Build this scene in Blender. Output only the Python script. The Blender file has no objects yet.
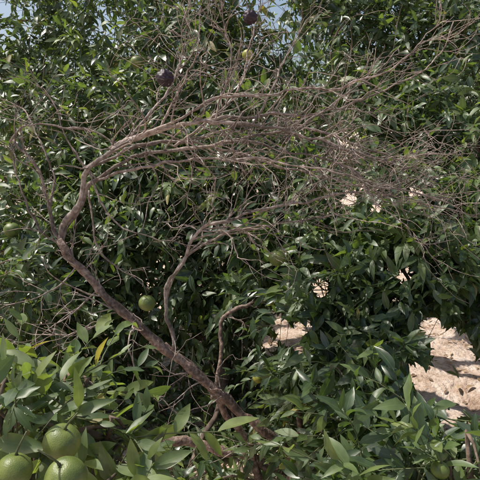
import bpy, math, random
import numpy as np
from mathutils import Vector, noise
random.seed(7); rng=np.random.default_rng(11)
scn=bpy.context.scene
scn.view_settings.view_transform='Standard'; scn.view_settings.look='None'; scn.view_settings.exposure=0
# ---------------------------------------------------------------- camera
PITCH=math.radians(12); FOV=math.radians(50); K=2*math.tan(FOV/2)/480; CAMZ=1.6
def at(u,v,d):
    """world position (metres) of a surveyed point: bearing offsets + distance"""
    x=(u-240)*K*d; y=-(v-240)*K*d
    return np.array([x, d*math.cos(PITCH)+y*math.sin(PITCH), CAMZ-d*math.sin(PITCH)+y*math.cos(PITCH)])
cam=bpy.data.cameras.new("camera"); camo=bpy.data.objects.new("camera",cam); scn.collection.objects.link(camo)
cam.angle=FOV; camo.location=(0,0,CAMZ); camo.rotation_euler=(math.radians(90)-PITCH,0,0); cam.clip_end=2000; cam.clip_start=0.02
scn.camera=camo
# ---------------------------------------------------------------- light
EL=math.radians(60); AZ=math.radians(-76)   # azimuth from +Y toward +X
sund=np.array([math.sin(AZ)*math.cos(EL), math.cos(AZ)*math.cos(EL), math.sin(EL)])
w=bpy.data.worlds.new("World"); scn.world=w; w.use_nodes=True
nt=w.node_tree; sky=nt.nodes.new('ShaderNodeTexSky'); sky.sky_type='NISHITA'; sky.sun_disc=False
sky.sun_elevation=EL; sky.sun_rotation=AZ; sky.dust_density=4.0
bg=nt.nodes['Background']; bg.inputs[1].default_value=0.15; nt.links.new(sky.outputs[0],bg.inputs[0])
sl=bpy.data.lights.new("sun",'SUN'); sl.energy=5.0; sl.angle=math.radians(0.5); sl.color=(1,0.95,0.86)
so=bpy.data.objects.new("sun",sl); scn.collection.objects.link(so)
so.rotation_euler=Vector(-sund).to_track_quat('-Z','Y').to_euler()
# ---------------------------------------------------------------- materials
def newmat(n):
    m=bpy.data.materials.new(n); m.use_nodes=True; t=m.node_tree
    return m,t,t.nodes['Principled BSDF'],t.nodes['Material Output']
def N(t,ty,**k):
    n=t.nodes.new(ty)
    for a,b in k.items(): setattr(n,a,b)
    return n
def ramp(t,stops):
    r=N(t,'ShaderNodeValToRGB'); e=r.color_ramp.elements
    while len(e)<len(stops): e.new(0.5)
    for i,(p,c) in enumerate(stops): e[i].position=p; e[i].color=(*c,1)
    return r
def leafmat(name,stops,rough=0.34,trans=0.34,under=(0.15,0.19,0.13)):
    m,t,b,o=newmat(name)
    at_=N(t,'ShaderNodeAttribute',attribute_name='rnd'); r=ramp(t,stops); t.links.new(at_.outputs['Fac'],r.inputs[0])
    uv=N(t,'ShaderNodeAttribute',attribute_name='luv'); sp=N(t,'ShaderNodeSeparateXYZ'); t.links.new(uv.outputs['Vector'],sp.inputs[0])
    ab=N(t,'ShaderNodeMath',operation='ABSOLUTE'); t.links.new(sp.outputs[0],ab.inputs[0])
    mr=N(t,'ShaderNodeMapRange'); mr.inputs[1].default_value=0.0; mr.inputs[2].default_value=0.1; mr.inputs[3].default_value=0.5; mr.inputs[4].default_value=0.0
    t.links.new(ab.outputs[0],mr.inputs[0])
    mx=N(t,'ShaderNodeMixRGB'); mx.inputs[2].default_value=(0.17,0.22,0.08,1)
    t.links.new(mr.outputs[0],mx.inputs[0]); t.links.new(r.outputs[0],mx.inputs[1])
    tc=N(t,'ShaderNodeTexCoord'); nz=N(t,'ShaderNodeTexNoise'); nz.inputs['Scale'].default_value=40; nz.inputs['Detail'].default_value=1; t.links.new(tc.outputs['Object'],nz.inputs[0])
    hs=N(t,'ShaderNodeHueSaturation'); vr=N(t,'ShaderNodeMapRange'); vr.inputs[3].default_value=0.6; vr.inputs[4].default_value=1.4
    t.links.new(nz.outputs[0],vr.inputs[0]); t.links.new(vr.outputs[0],hs.inputs['Value']); t.links.new(mx.outputs[0],hs.inputs['Color'])
    ge=N(t,'ShaderNodeNewGeometry'); un=N(t,'ShaderNodeMixRGB'); un.inputs[2].default_value=(*under,1)
    hf=N(t,'ShaderNodeMath',operation='MULTIPLY'); hf.inputs[1].default_value=0.5; t.links.new(ge.outputs['Backfacing'],hf.inputs[0])
    t.links.new(hf.outputs[0],un.inputs[0]); t.links.new(hs.outputs[0],un.inputs[1])
    t.links.new(un.outputs[0],b.inputs['Base Color'])
    b.inputs['Specular IOR Level'].default_value=0.85
    rr=N(t,'ShaderNodeMapRange'); rr.inputs[3].default_value=rough-0.04; rr.inputs[4].default_value=rough+0.22
    t.links.new(at_.outputs['Fac'],rr.inputs[0]); t.links.new(rr.outputs[0],b.inputs['Roughness'])
    tr=N(t,'ShaderNodeBsdfTranslucent'); tm=N(t,'ShaderNodeMixRGB',blend_type='MULTIPLY'); tm.inputs[0].default_value=1; tm.inputs[2].default_value=(2.7,2.7,0.8,1)
    t.links.new(hs.outputs[0],tm.inputs[1]); t.links.new(tm.outputs[0],tr.inputs[0])
    ms=N(t,'ShaderNodeMixShader'); ms.inputs[0].default_value=trans
    t.links.new(b.outputs[0],ms.inputs[1]); t.links.new(tr.outputs[0],ms.inputs[2]); t.links.new(ms.outputs[0],o.inputs[0])
    return m
GREEN=[(0.0,(0.028,0.05,0.026)),(0.4,(0.05,0.085,0.038)),(0.75,(0.085,0.13,0.048)),(0.97,(0.14,0.185,0.055)),(1.0,(0.22,0.19,0.06))]
M_leaf=leafmat("citrus_leaf",GREEN)
M_dry=leafmat("dry_leaf",[(0,(0.16,0.1,0.06)),(0.5,(0.3,0.2,0.13)),(1,(0.5,0.38,0.27))],rough=0.6,trans=0.15,under=(0.35,0.27,0.19))
def barkmat(name,c1,c2,c3,scale=30):
    m,t,b,o=newmat(name); tc=N(t,'ShaderNodeTexCoord')
    a=N(t,'ShaderNodeTexNoise'); a.inputs['Scale'].default_value=scale; a.inputs['Detail'].default_value=5; t.links.new(tc.outputs['Object'],a.inputs[0])
    r=ramp(t,[(0.3,c1),(0.5,c2),(0.72,c3)]); t.links.new(a.outputs[0],r.inputs[0])
    a2=N(t,'ShaderNodeTexNoise'); a2.inputs['Scale'].default_value=6; t.links.new(tc.outputs['Object'],a2.inputs[0])
    hs=N(t,'ShaderNodeHueSaturation'); vr=N(t,'ShaderNodeMapRange'); vr.inputs[1].default_value=0.3; vr.inputs[2].default_value=0.7; vr.inputs[3].default_value=0.45; vr.inputs[4].default_value=1.4
    t.links.new(a2.outputs[0],vr.inputs[0]); t.links.new(vr.outputs[0],hs.inputs['Value']); t.links.new(r.outputs[0],hs.inputs['Color'])
    t.links.new(hs.outputs[0],b.inputs['Base Color']); b.inputs['Roughness'].default_value=0.85
    bp=N(t,'ShaderNodeBump'); bp.inputs['Strength'].default_value=0.9; bp.inputs['Distance'].default_value=0.006
    t.links.new(a.outputs[0],bp.inputs['Height']); t.links.new(bp.outputs[0],b.inputs['Normal'])
    return m
M_dead=barkmat("dead_bark",(0.13,0.095,0.078),(0.28,0.22,0.185),(0.46,0.39,0.35),60)
M_stem=barkmat("shaded_dead_bark",(0.07,0.045,0.035),(0.17,0.115,0.09),(0.34,0.26,0.21),75)  # dead bark in darker colours, shade of the lower stems painted in
M_bark=barkmat("live_bark",(0.06,0.04,0.03),(0.14,0.1,0.075),(0.24,0.18,0.14),35)
M_twig=barkmat("green_twig",(0.06,0.08,0.03),(0.1,0.12,0.05),(0.16,0.15,0.08),35)
# ---------------------------------------------------------------- mesh builders
def mesh_obj(name,V,F,mats,parent=None,loc=None,smooth=True):
    me=bpy.data.meshes.new(name); me.from_pydata([tuple(v) for v in V],[],F) 
    if smooth: me.polygons.foreach_set('use_smooth',[True]*len(me.polygons))
    for m in mats: me.materials.append(m)
    ob=bpy.data.objects.new(name,me); scn.collection.objects.link(ob)
    if parent: ob.parent=parent
    return ob
class Tubes:
    def __init__(s): s.V=[]; s.F=[]
    def add(s,pts,rad,n=6,knob=0.0):
        pts=np.asarray(pts,float); m=len(pts); b0=len(s.V)
        tan=np.gradient(pts,axis=0); tan/=np.linalg.norm(tan,axis=1)[:,None]+1e-9
        ref=np.array([0.3,0.2,1.0]); 
        u=np.cross(tan[0],ref); u/=np.linalg.norm(u)+1e-9
        for i in range(m):
            u=u-tan[i]*u.dot(tan[i]); u/=np.linalg.norm(u)+1e-9; v=np.cross(tan[i],u)
            for j in range(n):
                a=2*math.pi*j/n; r=rad[i]*(1+knob*random.uniform(-1,1))
                s.V.append(pts[i]+(u*math.cos(a)+v*math.sin(a))*r)
        for i in range(m-1):
            for j in range(n):
                k=(j+1)%n; s.F.append((b0+i*n+j,b0+i*n+k,b0+(i+1)*n+k,b0+(i+1)*n+j))
        s.F.append(tuple(b0+(m-1)*n+j for j in range(n))); s.F.append(tuple(b0+j for j in reversed(range(n))))
def spline(ctrl,step=0.03,wob=0.0,seed=0):
    c=np.asarray(ctrl,float); P=np.vstack([2*c[0]-c[1],c,2*c[-1]-c[-2]]); out=[]
    for i in range(1,len(P)-2):
        L=np.linalg.norm(P[i+1][:3]-P[i][:3]); n=max(2,int(L/step))
        for k in range(n):
            t=k/n; out.append(0.5*((2*P[i])+(-P[i-1]+P[i+1])*t+(2*P[i-1]-5*P[i]+4*P[i+1]-P[i+2])*t*t+(-P[i-1]+3*P[i]-3*P[i+1]+P[i+2])*t**3))
    out.append(P[-2]); out=np.array(out)
    if wob:
        for p in out:
            q=Vector((p[0]*9+seed,p[1]*9,p[2]*9)); nv=noise.noise_vector(q)+0.45*noise.noise_vector(q*3.3); p[:3]+=np.array(nv)*wob
    return out
def leaves_mesh(name,B,D,Nn,L,W,R,mat,parent=None,curl=0.25,seg=6,fold=0.3):
    n=len(B); D=D/np.linalg.norm(D,axis=1)[:,None]
    Nn=Nn-D*(Nn*D).sum(1)[:,None]; Nn/=np.linalg.norm(Nn,axis=1)[:,None]+1e-9; S=np.cross(D,Nn)
    ts=np.linspace(0,1,seg+1); prof=np.sin(np.pi*np.clip(ts,0,1)**0.85)**0.9; prof[0]=0.05; prof[-1]=0.02
    cv=(rng.normal(curl,0.25,n)); fo=np.clip(rng.normal(fold,0.2,n),-0.1,0.9); tw=rng.normal(0,0.4,n); ph=rng.uniform(0,6.28,n); wv=rng.uniform(0,0.14,n)
    V=np.zeros((n,seg+1,3,3)); UV=np.zeros((n,seg+1,3,3))
    for i,t in enumerate(ts):
        mid=B+D*(L*t*(1-0.15*cv**2*t))[:,None]-Nn*(L*cv*t*t*0.8)[:,None]
        a=tw*t; s=S*np.cos(a)[:,None]+Nn*np.sin(a)[:,None]; nn=Nn*np.cos(a)[:,None]-S*np.sin(a)[:,None]
        hw=W*0.5*prof[i]
        for j,sg in enumerate((-1,0,1)):
            h=hw*fo*abs(sg)+abs(sg)*W*wv*np.sin(ph+t*9+sg)*prof[i]
            V[:,i,j]=mid+s*(hw*sg)[:,None]+nn*h[:,None]; UV[:,i,j]=(sg,t,0)
    base=(np.arange(n)*(seg+1)*3)[:,None]
    q=[]
    for i in range(seg):
        for j in range(2):
            a=i*3+j; q.append((a,a+1,a+4,a+3))
    F=(base[:,:,None]+np.array(q)[None]).reshape(-1)
    me=bpy.data.meshes.new(name); nv=n*(seg+1)*3; nf=n*seg*2
    me.vertices.add(nv); me.vertices.foreach_set('co',V.reshape(-1).astype(np.float32))
    me.loops.add(nf*4); me.loops.foreach_set('vertex_index',F.astype(np.int32))
    me.polygons.add(nf); me.polygons.foreach_set('loop_start',(np.arange(nf)*4).astype(np.int32))
    me.polygons.foreach_set('use_smooth',np.ones(nf,bool))
    a=me.attributes.new('luv','FLOAT_VECTOR','POINT'); a.data.foreach_set('vector',UV.reshape(-1).astype(np.float32))
    a=me.attributes.new('rnd','FLOAT','POINT'); a.data.foreach_set('value',np.repeat(R,(seg+1)*3).astype(np.float32))
    me.update(calc_edges=True); me.materials.append(mat)
    ob=bpy.data.objects.new(name,me); scn.collection.objects.link(ob)
    if parent: ob.parent=parent
    return ob
# ---------------------------------------------------------------- openings cut through the crowns for sight lines and to let sun in (world-space shafts)
shafts=[]
def shaft(a,b,r,r2=None): shafts.append((np.array(a),np.array(b),r,r2 if r2 else r))
C0=np.array([0,0,CAMZ])
def opening(u,v,d,px):
    p=at(u,v,d); r=px*K*d
    dirn=(p-C0)/np.linalg.norm(p-C0)
    shaft(C0,p+dirn*0.2,0.001,r*1.02); shaft(p,p+sund*6,r*1.35)
for (u,v,px) in [(452,348,22),(432,383,22),(470,395,23),(432,328,14),(418,372,12),(452,420,12),(478,372,14),(290,335,14),(268,345,9),(278,322,8),(320,288,11),(350,198,9),(375,207,8),(405,275,9),(330,352,6),(415,190,8),(395,300,6),(305,325,8),(300,352,6),(385,190,6)]:
    y=-(v-240)*K; dd=CAMZ/(math.sin(PITCH)-y*math.cos(PITCH)); opening(u,v,min(dd,9),px)
for u,v,px in [(3,8,8),(24,26,4),(2,34,5),(38,8,3),(14,52,3)]: shaft(C0,at(u,v,9),0.001,px*K*9)
for u,v,d,px in [(62,442,.98,15),(14,471,.92,12),(66,477,.9,16),(147,303,1.9,6),(277,258,2.0,6)]: shaft(C0,at(u,v,d),0.001,px*K*d)
def keep(P,pad=0.0):
    m=np.ones(len(P),bool)
    for a,b,r1,r2 in shafts:
        ab=b-a; t=np.clip(((P-a)@ab)/(ab@ab),0,1); dd=np.linalg.norm(P-(a+t[:,None]*ab),axis=1)
        m&=dd>(r1+(r2-r1)*t)+pad*(t)
    return m
# ---------------------------------------------------------------- foliage
def norm(a): return a/(np.linalg.norm(a,axis=1)[:,None]+1e-9)
def crown(tree,lumps,mat=M_leaf,per=11,leafL=0.088,fine=5,twigs=True,shift=0.0):
    """lumps: (centre, radius, nsprigs)"""
    PB=[];PD=[]
    for c,r,n in lumps:
        d=norm(rng.normal(size=(n,3))); rr=r*(rng.uniform(0.25,1.0,n)**0.45)*(1+0.25*rng.normal(size=n)*0.6)
        sc=np.array([1,0.9,0.85]); PB.append(c+d*rr[:,None]*sc)
        PD.append(norm(d*0.8+rng.normal(size=(n,3))*0.6+np.array([0,-0.15,0.1])))
    PB=np.vstack(PB);PD=np.vstack(PD); ns=len(PB)
    SL=rng.uniform(0.14,0.36,ns); dr=rng.uniform(0.1,0.9,ns); sr=np.clip(rng.normal(0.42,0.24,ns)+shift,0,0.92)
    B=[];D=[];NN=[];L=[];R=[]
    ax=norm(np.cross(PD,np.array([0.1,0.2,1.0]))); ay=np.cross(PD,ax); ph0=rng.uniform(0,6.28,ns); szs=rng.uniform(0.72,1.2,ns)
    for k in range(per):
        t=(k+0.5)/per; pos=PB+PD*(SL*t)[:,None]+np.array([0,0,-1.0])*(dr*SL*t*t*0.6)[:,None]
        ang=ph0+k*2.4+rng.normal(0,0.35,ns); rad=ax*np.cos(ang)[:,None]+ay*np.sin(ang)[:,None]
        d=norm(rad*(1.0-0.55*t)+PD*(0.55+0.7*t)+np.array([0,0,-0.35])*rng.uniform(0,2.6,ns)[:,None]+rng.normal(size=(ns,3))*0.25)
        nn=norm(np.array([0,0,1.0])+PD*0.3-rad*0.15+rng.normal(size=(ns,3))*0.55+np.array([0,-0.35,0]))
        ok=rng.random(ns)<0.88
        B.append(pos[ok]);D.append(d[ok]);NN.append(nn[ok]);L.append((szs*leafL*rng.uniform(0.6,1.3,ns)*(1-0.25*t))[ok]);R.append(np.clip(sr+rng.normal(0,0.1,ns)+0.12*t,0,1)[ok])
    B=np.vstack(B);D=np.vstack(D);NN=np.vstack(NN);L=np.concatenate(L);R=np.concatenate(R)
    R=np.where((R>0.97)&(rng.random(len(R))<0.85),0.8,R)
    m=keep(B+D*(L*0.5)[:,None],0.006); m&=B[:,2]>0.03
    m&=np.linalg.norm(B-C0,axis=1)>0.62
    B,D,NN,L,R=B[m],D[m],NN[m],L[m],R[m]
    leaves_mesh("foliage",B,D,NN,L,L*rng.uniform(0.28,0.4,len(L)),R,mat,tree,seg=fine)
    if twigs:
        T=Tubes(); ks=keep(PB,0.0)&keep(PB+PD*SL[:,None]*0.6,0.0)&keep(PB+PD*SL[:,None]-np.array([0,0,1.])*(dr*SL*0.6)[:,None],0.0)
        for i in np.nonzero(ks)[0]:
            pts=[PB[i]+PD[i]*(SL[i]*t)+np.array([0,0,-1.0])*(dr[i]*SL[i]*t*t*0.6) for t in (-0.3,0,0.35,0.7,1.0)]
            T.add(pts,[0.0026,0.0022,0.0018,0.0014,0.0008],4)
        mesh_obj("twigs",T.V,T.F,[M_twig],tree)
    return len(B)
def tree_empty(name,loc):
    e=bpy.data.objects.new(name,None); scn.collection.objects.link(e); e.empty_display_size=0.2; return e
def trunk(tree,base,fork,lumps,r0=0.07):
    T=Tubes(); p=spline([base+np.array([0,0,-0.1]),(base+fork)/2+rng.normal(size=3)*0.04,fork],0.06,0.02)
    T.add(p,np.linspace(r0*1.25,r0*0.85,len(p)),12,0.05)
    for c,r,n in lumps:
        mid=(fork+c)/2+rng.normal(size=3)*0.12+np.array([0,0,0.1])
        p=spline([fork-np.array([0,0,0.05]),fork*0.6+mid*0.4+rng.normal(size=3)*0.05,mid,c],0.08,0.03)
        if keep(p,0.02).all(): T.add(p,np.linspace(r0*0.55,0.008,len(p)),7,0.06)
        for q in range(5):
            e=c+norm(rng.normal(size=(1,3)))[0]*r*0.8
            p=spline([c,(c+e)/2+rng.normal(size=3)*0.05,e],0.06,0.015)
            if keep(p,0.01).all(): T.add(p,np.linspace(0.009,0.003,len(p)),5)
    mesh_obj("trunk",T.V,T.F,[M_bark],tree)
def L_(u,v,d,r,n): return (at(u,v,d),r,n)
tot=0
t1=tree_empty("orange_tree",None)
l1=[L_(60,70,3.9,.42,170),L_(130,30,3.7,.42,190),L_(95,-25,3.8,.42,110),L_(195,60,3.5,.4,190),L_(40,140,3.5,.4,180),L_(20,20,4.1,.4,120),L_(-30,50,4.0,.4,60),L_(40,-30,4.0,.4,50),
    L_(120,130,3.3,.4,210),L_(10,90,4.0,.35,110),L_(-60,150,3.4,.5,70),L_(60,220,3.1,.4,190),L_(0,250,3.0,.4,150),L_(130,220,3.0,.36,180),
    L_(190,170,3.1,.36,170),L_(30,330,2.8,.32,130),L_(110,340,3.0,.32,120),L_(-70,330,2.7,.45,60),L_(170,300,3.0,.3,100),L_(80,270,3.9,.6,100),L_(150,120,4.4,.6,90),
    L_(30,380,2.6,.25,60),L_(100,420,2.9,.3,60),L_(170,420,2.9,.3,50),L_(20,290,2.35,.18,50)]
trunk(t1,np.array([-0.75,3.4,0]),np.array([-0.78,3.4,0.55]),l1)
tot+=crown(t1,l1,shift=0.06)
t2=tree_empty("orange_tree",None)
l2=[L_(260,20,3.6,.45,210),L_(330,40,3.5,.42,210),L_(215,-30,3.8,.45,110),L_(275,-30,3.8,.42,80),L_(330,-35,3.7,.42,90),L_(260,110,3.3,.42,220),L_(340,120,3.2,.38,200),
    L_(250,200,2.9,.34,180),L_(310,220,2.8,.32,170),L_(230,270,2.9,.3,130),L_(290,260,2.6,.24,100),L_(260,310,2.9,.3,80),L_(350,280,2.3,.25,120),
    L_(300,120,4.5,.7,100),L_(250,230,4.2,.6,90),L_(340,330,2.2,.2,80),L_(370,370,2.0,.18,60),L_(310,390,2.2,.18,50),L_(350,440,1.8,.17,45),L_(250,400,2.9,.3,55),L_(235,350,3.1,.25,55),
    L_(200,460,2.6,.2,45),L_(260,480,2.5,.2,45),L_(230,440,2.7,.2,35),L_(180,490,2.3,.15,35),L_(250,500,2.2,.12,25)]
trunk(t2,np.array([-0.1,2.95,0]),np.array([-0.12,3.0,0.45]),l2,0.055)
tot+=crown(t2,l2,shift=0.04)
t3=tree_empty("orange_tree",None)
l3=[L_(410,30,3.5,.42,210),L_(480,60,3.4,.45,200),L_(420,-35,3.7,.42,100),L_(500,-20,3.7,.42,80),L_(540,0,3.6,.5,60),L_(410,120,3.1,.38,210),L_(480,150,2.9,.38,190),L_(560,150,3.0,.45,60),
    L_(390,210,2.7,.3,180),L_(450,230,2.5,.28,170),L_(500,250,2.4,.3,110),L_(400,265,2.3,.2,110),L_(445,285,2.3,.18,95),L_(490,300,2.3,.18,55),
    L_(430,120,4.4,.7,100),L_(560,300,2.5,.3,40),L_(385,345,2.2,.13,45),L_(380,300,2.5,.2,70),L_(470,325,2.6,.12,30),L_(500,370,2.5,.15,30)]
trunk(t3,np.array([1.95,3.3,0]),np.array([1.9,3.3,0.6]),l3)
tot+=crown(t3,l3,shift=0.03)
t4=tree_empty("orange_sapling",None)
l4=[L_(400,450,1.7,.15,60),L_(450,455,1.6,.14,50),L_(500,455,1.5,.16,45),L_(345,475,1.7,.14,35),L_(400,495,1.4,.13,35),L_(375,405,1.9,.13,45),L_(470,490,1.3,.11,28),L_(330,445,2.1,.1,20),L_(480,430,1.7,.08,22),L_(405,400,1.8,.07,14)]
trunk(t4,np.array([0.55,1.9,0]),np.array([0.55,1.85,0.3]),l4,0.02)
tot+=crown(t4,l4,shift=0.0)
t5=tree_empty("orange_tree",None)
l5=[L_(25,415,1.2,.07,14),L_(85,395,1.25,.05,8),L_(-5,420,1.1,.08,12),L_(105,440,1.2,.06,9),L_(115,480,1.15,.05,7),
    L_(-60,430,1.2,.2,20),L_(50,540,1.1,.12,18),L_(40,420,1.5,.1,14),L_(30,475,1.15,.06,8)]
trunk(t5,np.array([-0.85,1.4,0]),np.array([-0.8,1.4,0.3]),l5,0.02)
tot+=crown(t5,l5,per=9,leafL=0.092,shift=0.38,fine=8)
ot=tree_empty("orchard_trees",None); ll=[]
for i in range(34):
    x=rng.uniform(-7,9); y=rng.uniform(5.6,10); 
    for z in (0.8,1.5,2.2): ll.append((np.array([x+rng.normal()*.3,y,z+rng.normal()*.2]),0.7,32))
tot+=crown(ot,ll,per=8,leafL=0.16,fine=3,twigs=False,shift=0.0)
# ---------------------------------------------------------------- dead tree
T=Tubes(); TS=Tubes()
def limb(ctrl,r0,r1,n=8,wob=0.016,knob=0.08,step=0.02,tb=None):
    pts=spline([at(*c) for c in ctrl],step,wob,random.random()*50)
    k=np.arange(len(pts)); rad=np.linspace(r0,r1,len(pts))*(1+0.10*np.sin(k*0.7+random.random()*6)+0.09*np.sin(k*0.31+random.random()*6))
    for q in range(len(pts)//14): 
        i=random.randrange(len(pts)); rad[i]*=1.3
    (tb or T).add(pts,rad,n,knob); return pts,rad
def grow(p,d,L,r,lev,drift):
    n=max(4,int(L/0.02)); pts=[p]; d=d/np.linalg.norm(d); q=p.copy(); turn=rng.normal(size=3)*0.1
    for i in range(n):
        d=d+turn*0.6+rng.normal(size=3)*0.11+drift*0.015; d/=np.linalg.norm(d)
        if random.random()<0.24: d=d+rng.normal(size=3)*0.36; d/=np.linalg.norm(d); turn=rng.normal(size=3)*0.1
        q=q+d*(L/n); pts.append(q.copy())
    pts=np.array(pts); rad=np.linspace(r,max(0.0007,r*0.3),len(pts)); T.add(pts,rad,5 if r>0.0025 else 4,0.08)
    if lev>0:
        for k in range(random.randint(1,4)):
            i=random.randint(int(n*0.2),n-1); dd=pts[i+1]-pts[i]; dd/=np.linalg.norm(dd)
            pr=rng.normal(size=3); pr-=dd*pr.dot(dd); pr/=np.linalg.norm(pr)
            a=random.uniform(0.4,1.2); grow(pts[i],dd*math.cos(a)+pr*math.sin(a)*np.array([1,0.7,1]),L*random.uniform(0.25,0.7),max(rad[i]*0.7,0.0009),lev-1,drift)
def sprout(pts,rad,n,L,lev=1,drift=(0.3,0,0.2),start=0.2,spread=(0.4,1.0)):
    for k in range(n):
        i=min(int((start+(1-start)*random.random())*(len(pts)-1)),len(pts)-2); dd=pts[i+1]-pts[i]; dd/=np.linalg.norm(dd)
        pr=rng.normal(size=3); pr-=dd*pr.dot(dd); pr/=np.linalg.norm(pr); a=random.uniform(*spread)
        grow(pts[i],dd*math.cos(a)+pr*math.sin(a)*np.array([1,0.6,1]),L*random.uniform(0.3,1.1),min(max(rad[i]*0.55,0.0013),0.0034),lev,np.array(drift))
m,r=limb([(330,560,2.25),(312,490,2.2),(280,445,2.12),(240,410,2.05),(205,382,2.0),(170,352,1.98),(135,322,1.95),(100,289,1.93),(75,262,1.92),(62,240,1.92)],0.021,0.015,12,0.014,0.08,tb=TS)
sprout(m,r,18,0.35,1,(0,0,0.3),0.3)
m2,r2_=limb([(262,500,2.2),(250,450,2.15),(225,412,2.1),(200,375,2.07),(165,345,2.03)],0.017,0.009,9,tb=TS)
limb([(60,400,2.2),(100,430,2.15),(160,438,2.12),(220,450,2.15),(285,470,2.2)],0.012,0.022,9,tb=TS)
limb([(296,402,2.0),(301,435,2.05),(290,490,2.1)],0.009,0.02,8,tb=TS)
m3,r3=limb([(215,400,2.3),(219,360,2.3),(222,320,2.3),(250,302,2.3),(285,290,2.35),(330,270,2.4)],0.013,0.004,tb=TS); sprout(m3,r3,8,0.3)
b,rb=limb([(172,350,2.02),(168,310,2.0),(166,288,1.97),(182,262,1.9),(200,232,1.85),(235,216,1.8),(272,208,1.8),(330,196,1.85),(400,186,1.95)],0.008,0.0025); sprout(b,rb,26,0.4,1,(0.4,0,0.1),0.3)
b,rb=limb([(166,300,2.0),(178,270,1.95),(190,255,1.93),(230,232,1.9),(285,222,1.9),(350,215,2.0)],0.006,0.002); sprout(b,rb,14,0.3,1)
A=[([(62,242,1.92),(66,220,1.9),(80,198,1.88),(86,170,1.86),(110,150,1.84),(160,130,1.82),(205,121,1.8),(255,124,1.8),(300,135,1.82),(350,150,1.85),(400,160,1.9),(465,150,1.95)],0.011,0.0018,40,0.4),
([(62,242,1.92),(76,210,1.92),(98,178,1.9),(125,160,1.9),(175,150,1.9),(240,140,1.88),(300,128,1.85),(370,150,1.85),(440,180,1.9)],0.009,0.0018,36,0.38),
([(85,168,1.86),(120,152,1.9),(170,142,1.95),(230,150,2.0),(290,170,2.0),(350,182,2.0),(430,205,2.0),(475,218,2.0)],0.007,0.0018,34,0.36),
([(98,178,1.9),(140,170,1.85),(200,158,1.8),(260,160,1.75),(330,172,1.7),(400,190,1.7),(470,212,1.72)],0.0055,0.0016,24,0.32),
([(110,150,1.84),(128,138,1.84),(165,125,1.8),(215,100,1.78),(290,92,1.75),(350,84,1.75),(400,62,1.75),(446,18,1.78)],0.0065,0.0016,25,0.36),
([(205,121,1.8),(260,115,1.85),(320,112,1.9),(380,92,1.95),(430,65,2.0),(455,20,2.0)],0.006,0.0016,25,0.32),
([(240,140,1.88),(290,150,1.88),(340,165,1.85),(380,205,1.8),(410,235,1.8),(440,262,1.8)],0.005,0.0014,16,0.26),
([(115,148,1.84),(150,112,1.9),(175,75,1.95),(183,35,2.0),(190,-15,2.0)],0.006,0.0018,25,0.32),
([(175,150,1.9),(215,112,1.9),(240,85,1.92),(252,45,1.95),(262,-20,2.0)],0.006,0.0018,24,0.3),
([(215,122,1.8),(225,85,1.8),(232,60,1.8),(225,25,1.8),(215,-15,1.8)],0.0045,0.0015,13,0.28),
([(160,130,1.82),(175,100,1.8),(195,60,1.75),(200,10,1.75)],0.0045,0.0015,13,0.26),
([(255,124,1.8),(275,80,1.85),(290,50,1.9),(320,0,1.9)],0.0045,0.0013,15,0.28),
([(300,128,1.85),(340,100,1.9),(380,70,1.9),(400,45,1.95)],0.004,0.0013,12,0.28),
([(86,170,1.86),(100,200,1.86),(120,225,1.85),(160,240,1.85),(200,246,1.85)],0.004,0.0012,8,0.22)]
for c,r0,r1,n,L in A:
    p,rr=limb(c,r0,r1,7); sprout(p,rr,n,L,2 if n>30 else 1,(0.3,0,0.05),0.18,(0.3,1.1))
Bc=[([(62,245,1.92),(52,222,1.92),(44,190,1.9),(36,165,1.88),(18,148,1.86),(10,140,1.86)],0.007,0.004,8,0.2),
([(10,142,1.86),(22,128,1.86),(55,127,1.86),(90,132,1.86),(120,145,1.85)],0.004,0.003,10,0.25),
([(60,242,1.92),(50,210,1.95),(56,180,1.95),(45,150,1.95),(20,110,2.0),(-10,95,2.0)],0.0055,0.0015,10,0.25),
([(98,178,1.9),(75,150,1.9),(60,118,1.9),(40,85,1.9),(10,72,1.9)],0.004,0.001,8,0.22),
([(62,250,1.92),(45,235,1.9),(25,200,1.88),(15,165,1.86),(8,140,1.86)],0.005,0.002,8,0.2),
([(80,265,1.93),(60,285,1.9),(30,300,1.9),(-10,310,1.9)],0.004,0.001,8,0.25),
([(120,310,1.95),(80,330,1.8),(40,335,1.8),(0,325,1.8)],0.003,0.001,8,0.25),
([(100,290,1.93),(60,320,1.85),(20,350,1.85),(-10,390,1.85)],0.003,0.001,8,0.25),
([(135,320,1.95),(128,345,1.7),(140,380,1.65),(172,412,1.65),(212,436,1.7)],0.0035,0.0012,6,0.25),
([(88,190,1.9),(95,235,1.9),(110,262,1.9),(150,290,1.95)],0.004,0.0015,6,0.2)]
for c,r0,r1,n,L in Bc:
    p,rr=limb(c,r0,r1,6); sprout(p,rr,n,L,1,(0,0,0.1),0.1)
nb=len(T.F); o=len(T.V); T.V+=TS.V; T.F+=[tuple(o+k for k in f) for f in TS.F]
dead=mesh_obj("dead_branch",T.V,T.F,[M_dead,M_stem])
dead.data.polygons.foreach_set('material_index',[0]*nb+[1]*(len(T.F)-nb))
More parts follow.
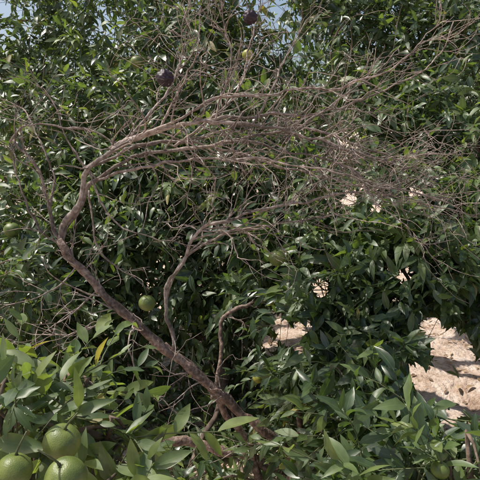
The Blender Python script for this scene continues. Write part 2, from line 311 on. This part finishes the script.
# ---------------------------------------------------------------- fruit
def fruitmat(name,c1,c2,rough):
    m,t,bb,o=newmat(name); tc=N(t,'ShaderNodeTexCoord'); a=N(t,'ShaderNodeTexNoise'); a.inputs['Scale'].default_value=30; a.inputs['Detail'].default_value=6
    t.links.new(tc.outputs['Object'],a.inputs[0]); r=ramp(t,[(0.35,c1),(0.68,c2)]); t.links.new(a.outputs[0],r.inputs[0]); t.links.new(r.outputs[0],bb.inputs['Base Color'])
    bb.inputs['Roughness'].default_value=rough
    v=N(t,'ShaderNodeTexVoronoi'); v.inputs['Scale'].default_value=450; t.links.new(tc.outputs['Object'],v.inputs[0])
    bp=N(t,'ShaderNodeBump'); bp.inputs['Strength'].default_value=0.35; bp.inputs['Distance'].default_value=0.0008
    t.links.new(v.outputs[0],bp.inputs['Height']); t.links.new(bp.outputs[0],bb.inputs['Normal']); return m
M_gf=fruitmat("green_peel",(0.075,0.11,0.022),(0.17,0.2,0.045),0.45)
M_yf=fruitmat("turning_peel",(0.2,0.22,0.035),(0.32,0.28,0.05),0.42)
M_df=fruitmat("dried_peel",(0.012,0.006,0.012),(0.035,0.015,0.025),0.5)
def fruit(name,u,v,d,px,mat,wr=0.0,tilt=(0,0)):
    c=at(u,v,d); r=px*K*d; V=[];F=[]; nu,nv=36,24
    for i in range(nv+1):
        th=math.pi*i/nv
        for j in range(nu):
            ph=2*math.pi*j/nu; x=Vector((math.sin(th)*math.cos(ph),math.sin(th)*math.sin(ph),math.cos(th)))
            k=1+0.03*noise.noise(x*1.7+Vector((u,v,0)))-0.10*math.exp(-(th/0.2)**2)-0.05*math.exp(-((math.pi-th)/0.16)**2)+wr*noise.noise(x*3+Vector((u,0,0)))
            V.append(x*(r*k)*1.0); V[-1].z*=0.95
    for i in range(nv):
        for j in range(nu): F.append((i*nu+j,(i+1)*nu+j,(i+1)*nu+(j+1)%nu,i*nu+(j+1)%nu))
    nbody=len(F)
    Tt=Tubes(); z0=r*0.84
    Tt.add([np.array([0,0,z0]),np.array([0.002,0,z0+r*0.25]),np.array([0.006,0.004,z0+r*0.7]),np.array([0.016,0.012,z0+r*1.5])],[0.0035,0.0022,0.002,0.0018],6)
    o=len(Tt.V); Tt.V.append(np.array([0,0,z0+0.002]))
    for j in range(10):
        a=math.pi*j/5; q=(0.17 if j%2==0 else 0.08)*r; Tt.V.append(np.array([q*math.cos(a),q*math.sin(a),z0+(0.0035 if j%2==0 else 0.0015)]))
    for j in range(10): Tt.F.append((o,o+1+j,o+1+(j+1)%10))
    b0=len(V); V+= [Vector(q) for q in Tt.V]; F+=[tuple(b0+k for k in f) for f in Tt.F]
    ob=mesh_obj(name,V,F,[mat,M_twig]); 
    for k in range(nbody,len(F)): ob.data.polygons[k].material_index=1
    ob.location=Vector(c); ob.rotation_euler=(tilt[0],tilt[1],random.uniform(0,6)); return ob
fruit("green_orange",62,442,0.98,18.5,M_gf,0,(-0.25,0.2))
fruit("green_orange",14,471,0.92,18,M_gf,0,(-0.2,-0.2))
fruit("green_orange",66,478,0.9,21,M_gf,0,(-0.3,0.1))
fruit("green_orange",277,258,2.0,8.5,M_gf)
fruit("green_orange",147,303,1.9,8.5,M_gf)
fruit("green_orange",137,62,2.9,6.5,M_gf)
fruit("green_orange",248,55,2.8,6,M_yf)
fruit("green_orange",440,470,1.25,9,M_gf)
fruit("green_orange",12,230,2.4,8,M_gf)
fruit("green_orange",258,378,2.2,5.5,M_yf)
fruit("dried_fruit",165,78,1.72,8.5,M_df,0.25)
fruit("dried_fruit",250,17,1.75,7,M_df,0.25)
# ---------------------------------------------------------------- ground
xs=np.concatenate([np.linspace(-600,-8,14)[:-1],np.linspace(-8,8,201),np.linspace(8,600,14)[1:]])
ys=np.concatenate([np.linspace(-600,-3,12)[:-1],np.linspace(-3,14,211),np.linspace(14,900,14)[1:]])
V=[];F=[]
def gz(x,y): 
    return 0.06*noise.noise(Vector((x*0.8,y*0.8,0)))+0.045*noise.noise(Vector((x*3.5,y*3.5,3)))+0.03*noise.noise(Vector((x*10,y*10,3)))
for y in ys:
    for x in xs: V.append((x,y,gz(x,y)))
nx=len(xs)
for j in range(len(ys)-1):
    for i in range(nx-1): F.append((j*nx+i,j*nx+i+1,(j+1)*nx+i+1,(j+1)*nx+i))
mg,t,b,o=newmat("dry_soil"); tc=N(t,'ShaderNodeTexCoord')
a=N(t,'ShaderNodeTexNoise'); a.inputs['Scale'].default_value=6; a.inputs['Detail'].default_value=12; a.inputs['Roughness'].default_value=0.8; t.links.new(tc.outputs['Object'],a.inputs[0])
r=ramp(t,[(0.34,(0.24,0.14,0.09)),(0.47,(0.55,0.41,0.32)),(0.62,(0.74,0.62,0.54))]); t.links.new(a.outputs[0],r.inputs[0]); t.links.new(r.outputs[0],b.inputs['Base Color']); b.inputs['Roughness'].default_value=0.95
a2=N(t,'ShaderNodeTexNoise'); a2.inputs['Scale'].default_value=30; a2.inputs['Detail'].default_value=8; t.links.new(tc.outputs['Object'],a2.inputs[0])
bp=N(t,'ShaderNodeBump'); bp.inputs['Strength'].default_value=1.0; bp.inputs['Distance'].default_value=0.04; t.links.new(a2.outputs[0],bp.inputs['Height']); t.links.new(bp.outputs[0],b.inputs['Normal'])
mesh_obj("ground",V,F,[mg])
n=5200; P=np.column_stack([rng.uniform(-3,4,n),rng.uniform(1.5,9,n),np.zeros(n)]); P[:,2]=[gz(x,y)+0.012 for x,y,_ in P]
a=rng.uniform(0,6.28,n); D=np.column_stack([np.cos(a),np.sin(a),rng.normal(0,0.15,n)]); NN=np.column_stack([rng.normal(0,.35,n),rng.normal(0,.35,n),np.ones(n)]); LL=rng.uniform(0.035,0.075,n)
leaves_mesh("leaf_litter",P,D,NN,LL,LL*0.36,rng.random(n),M_dry,curl=0.1)
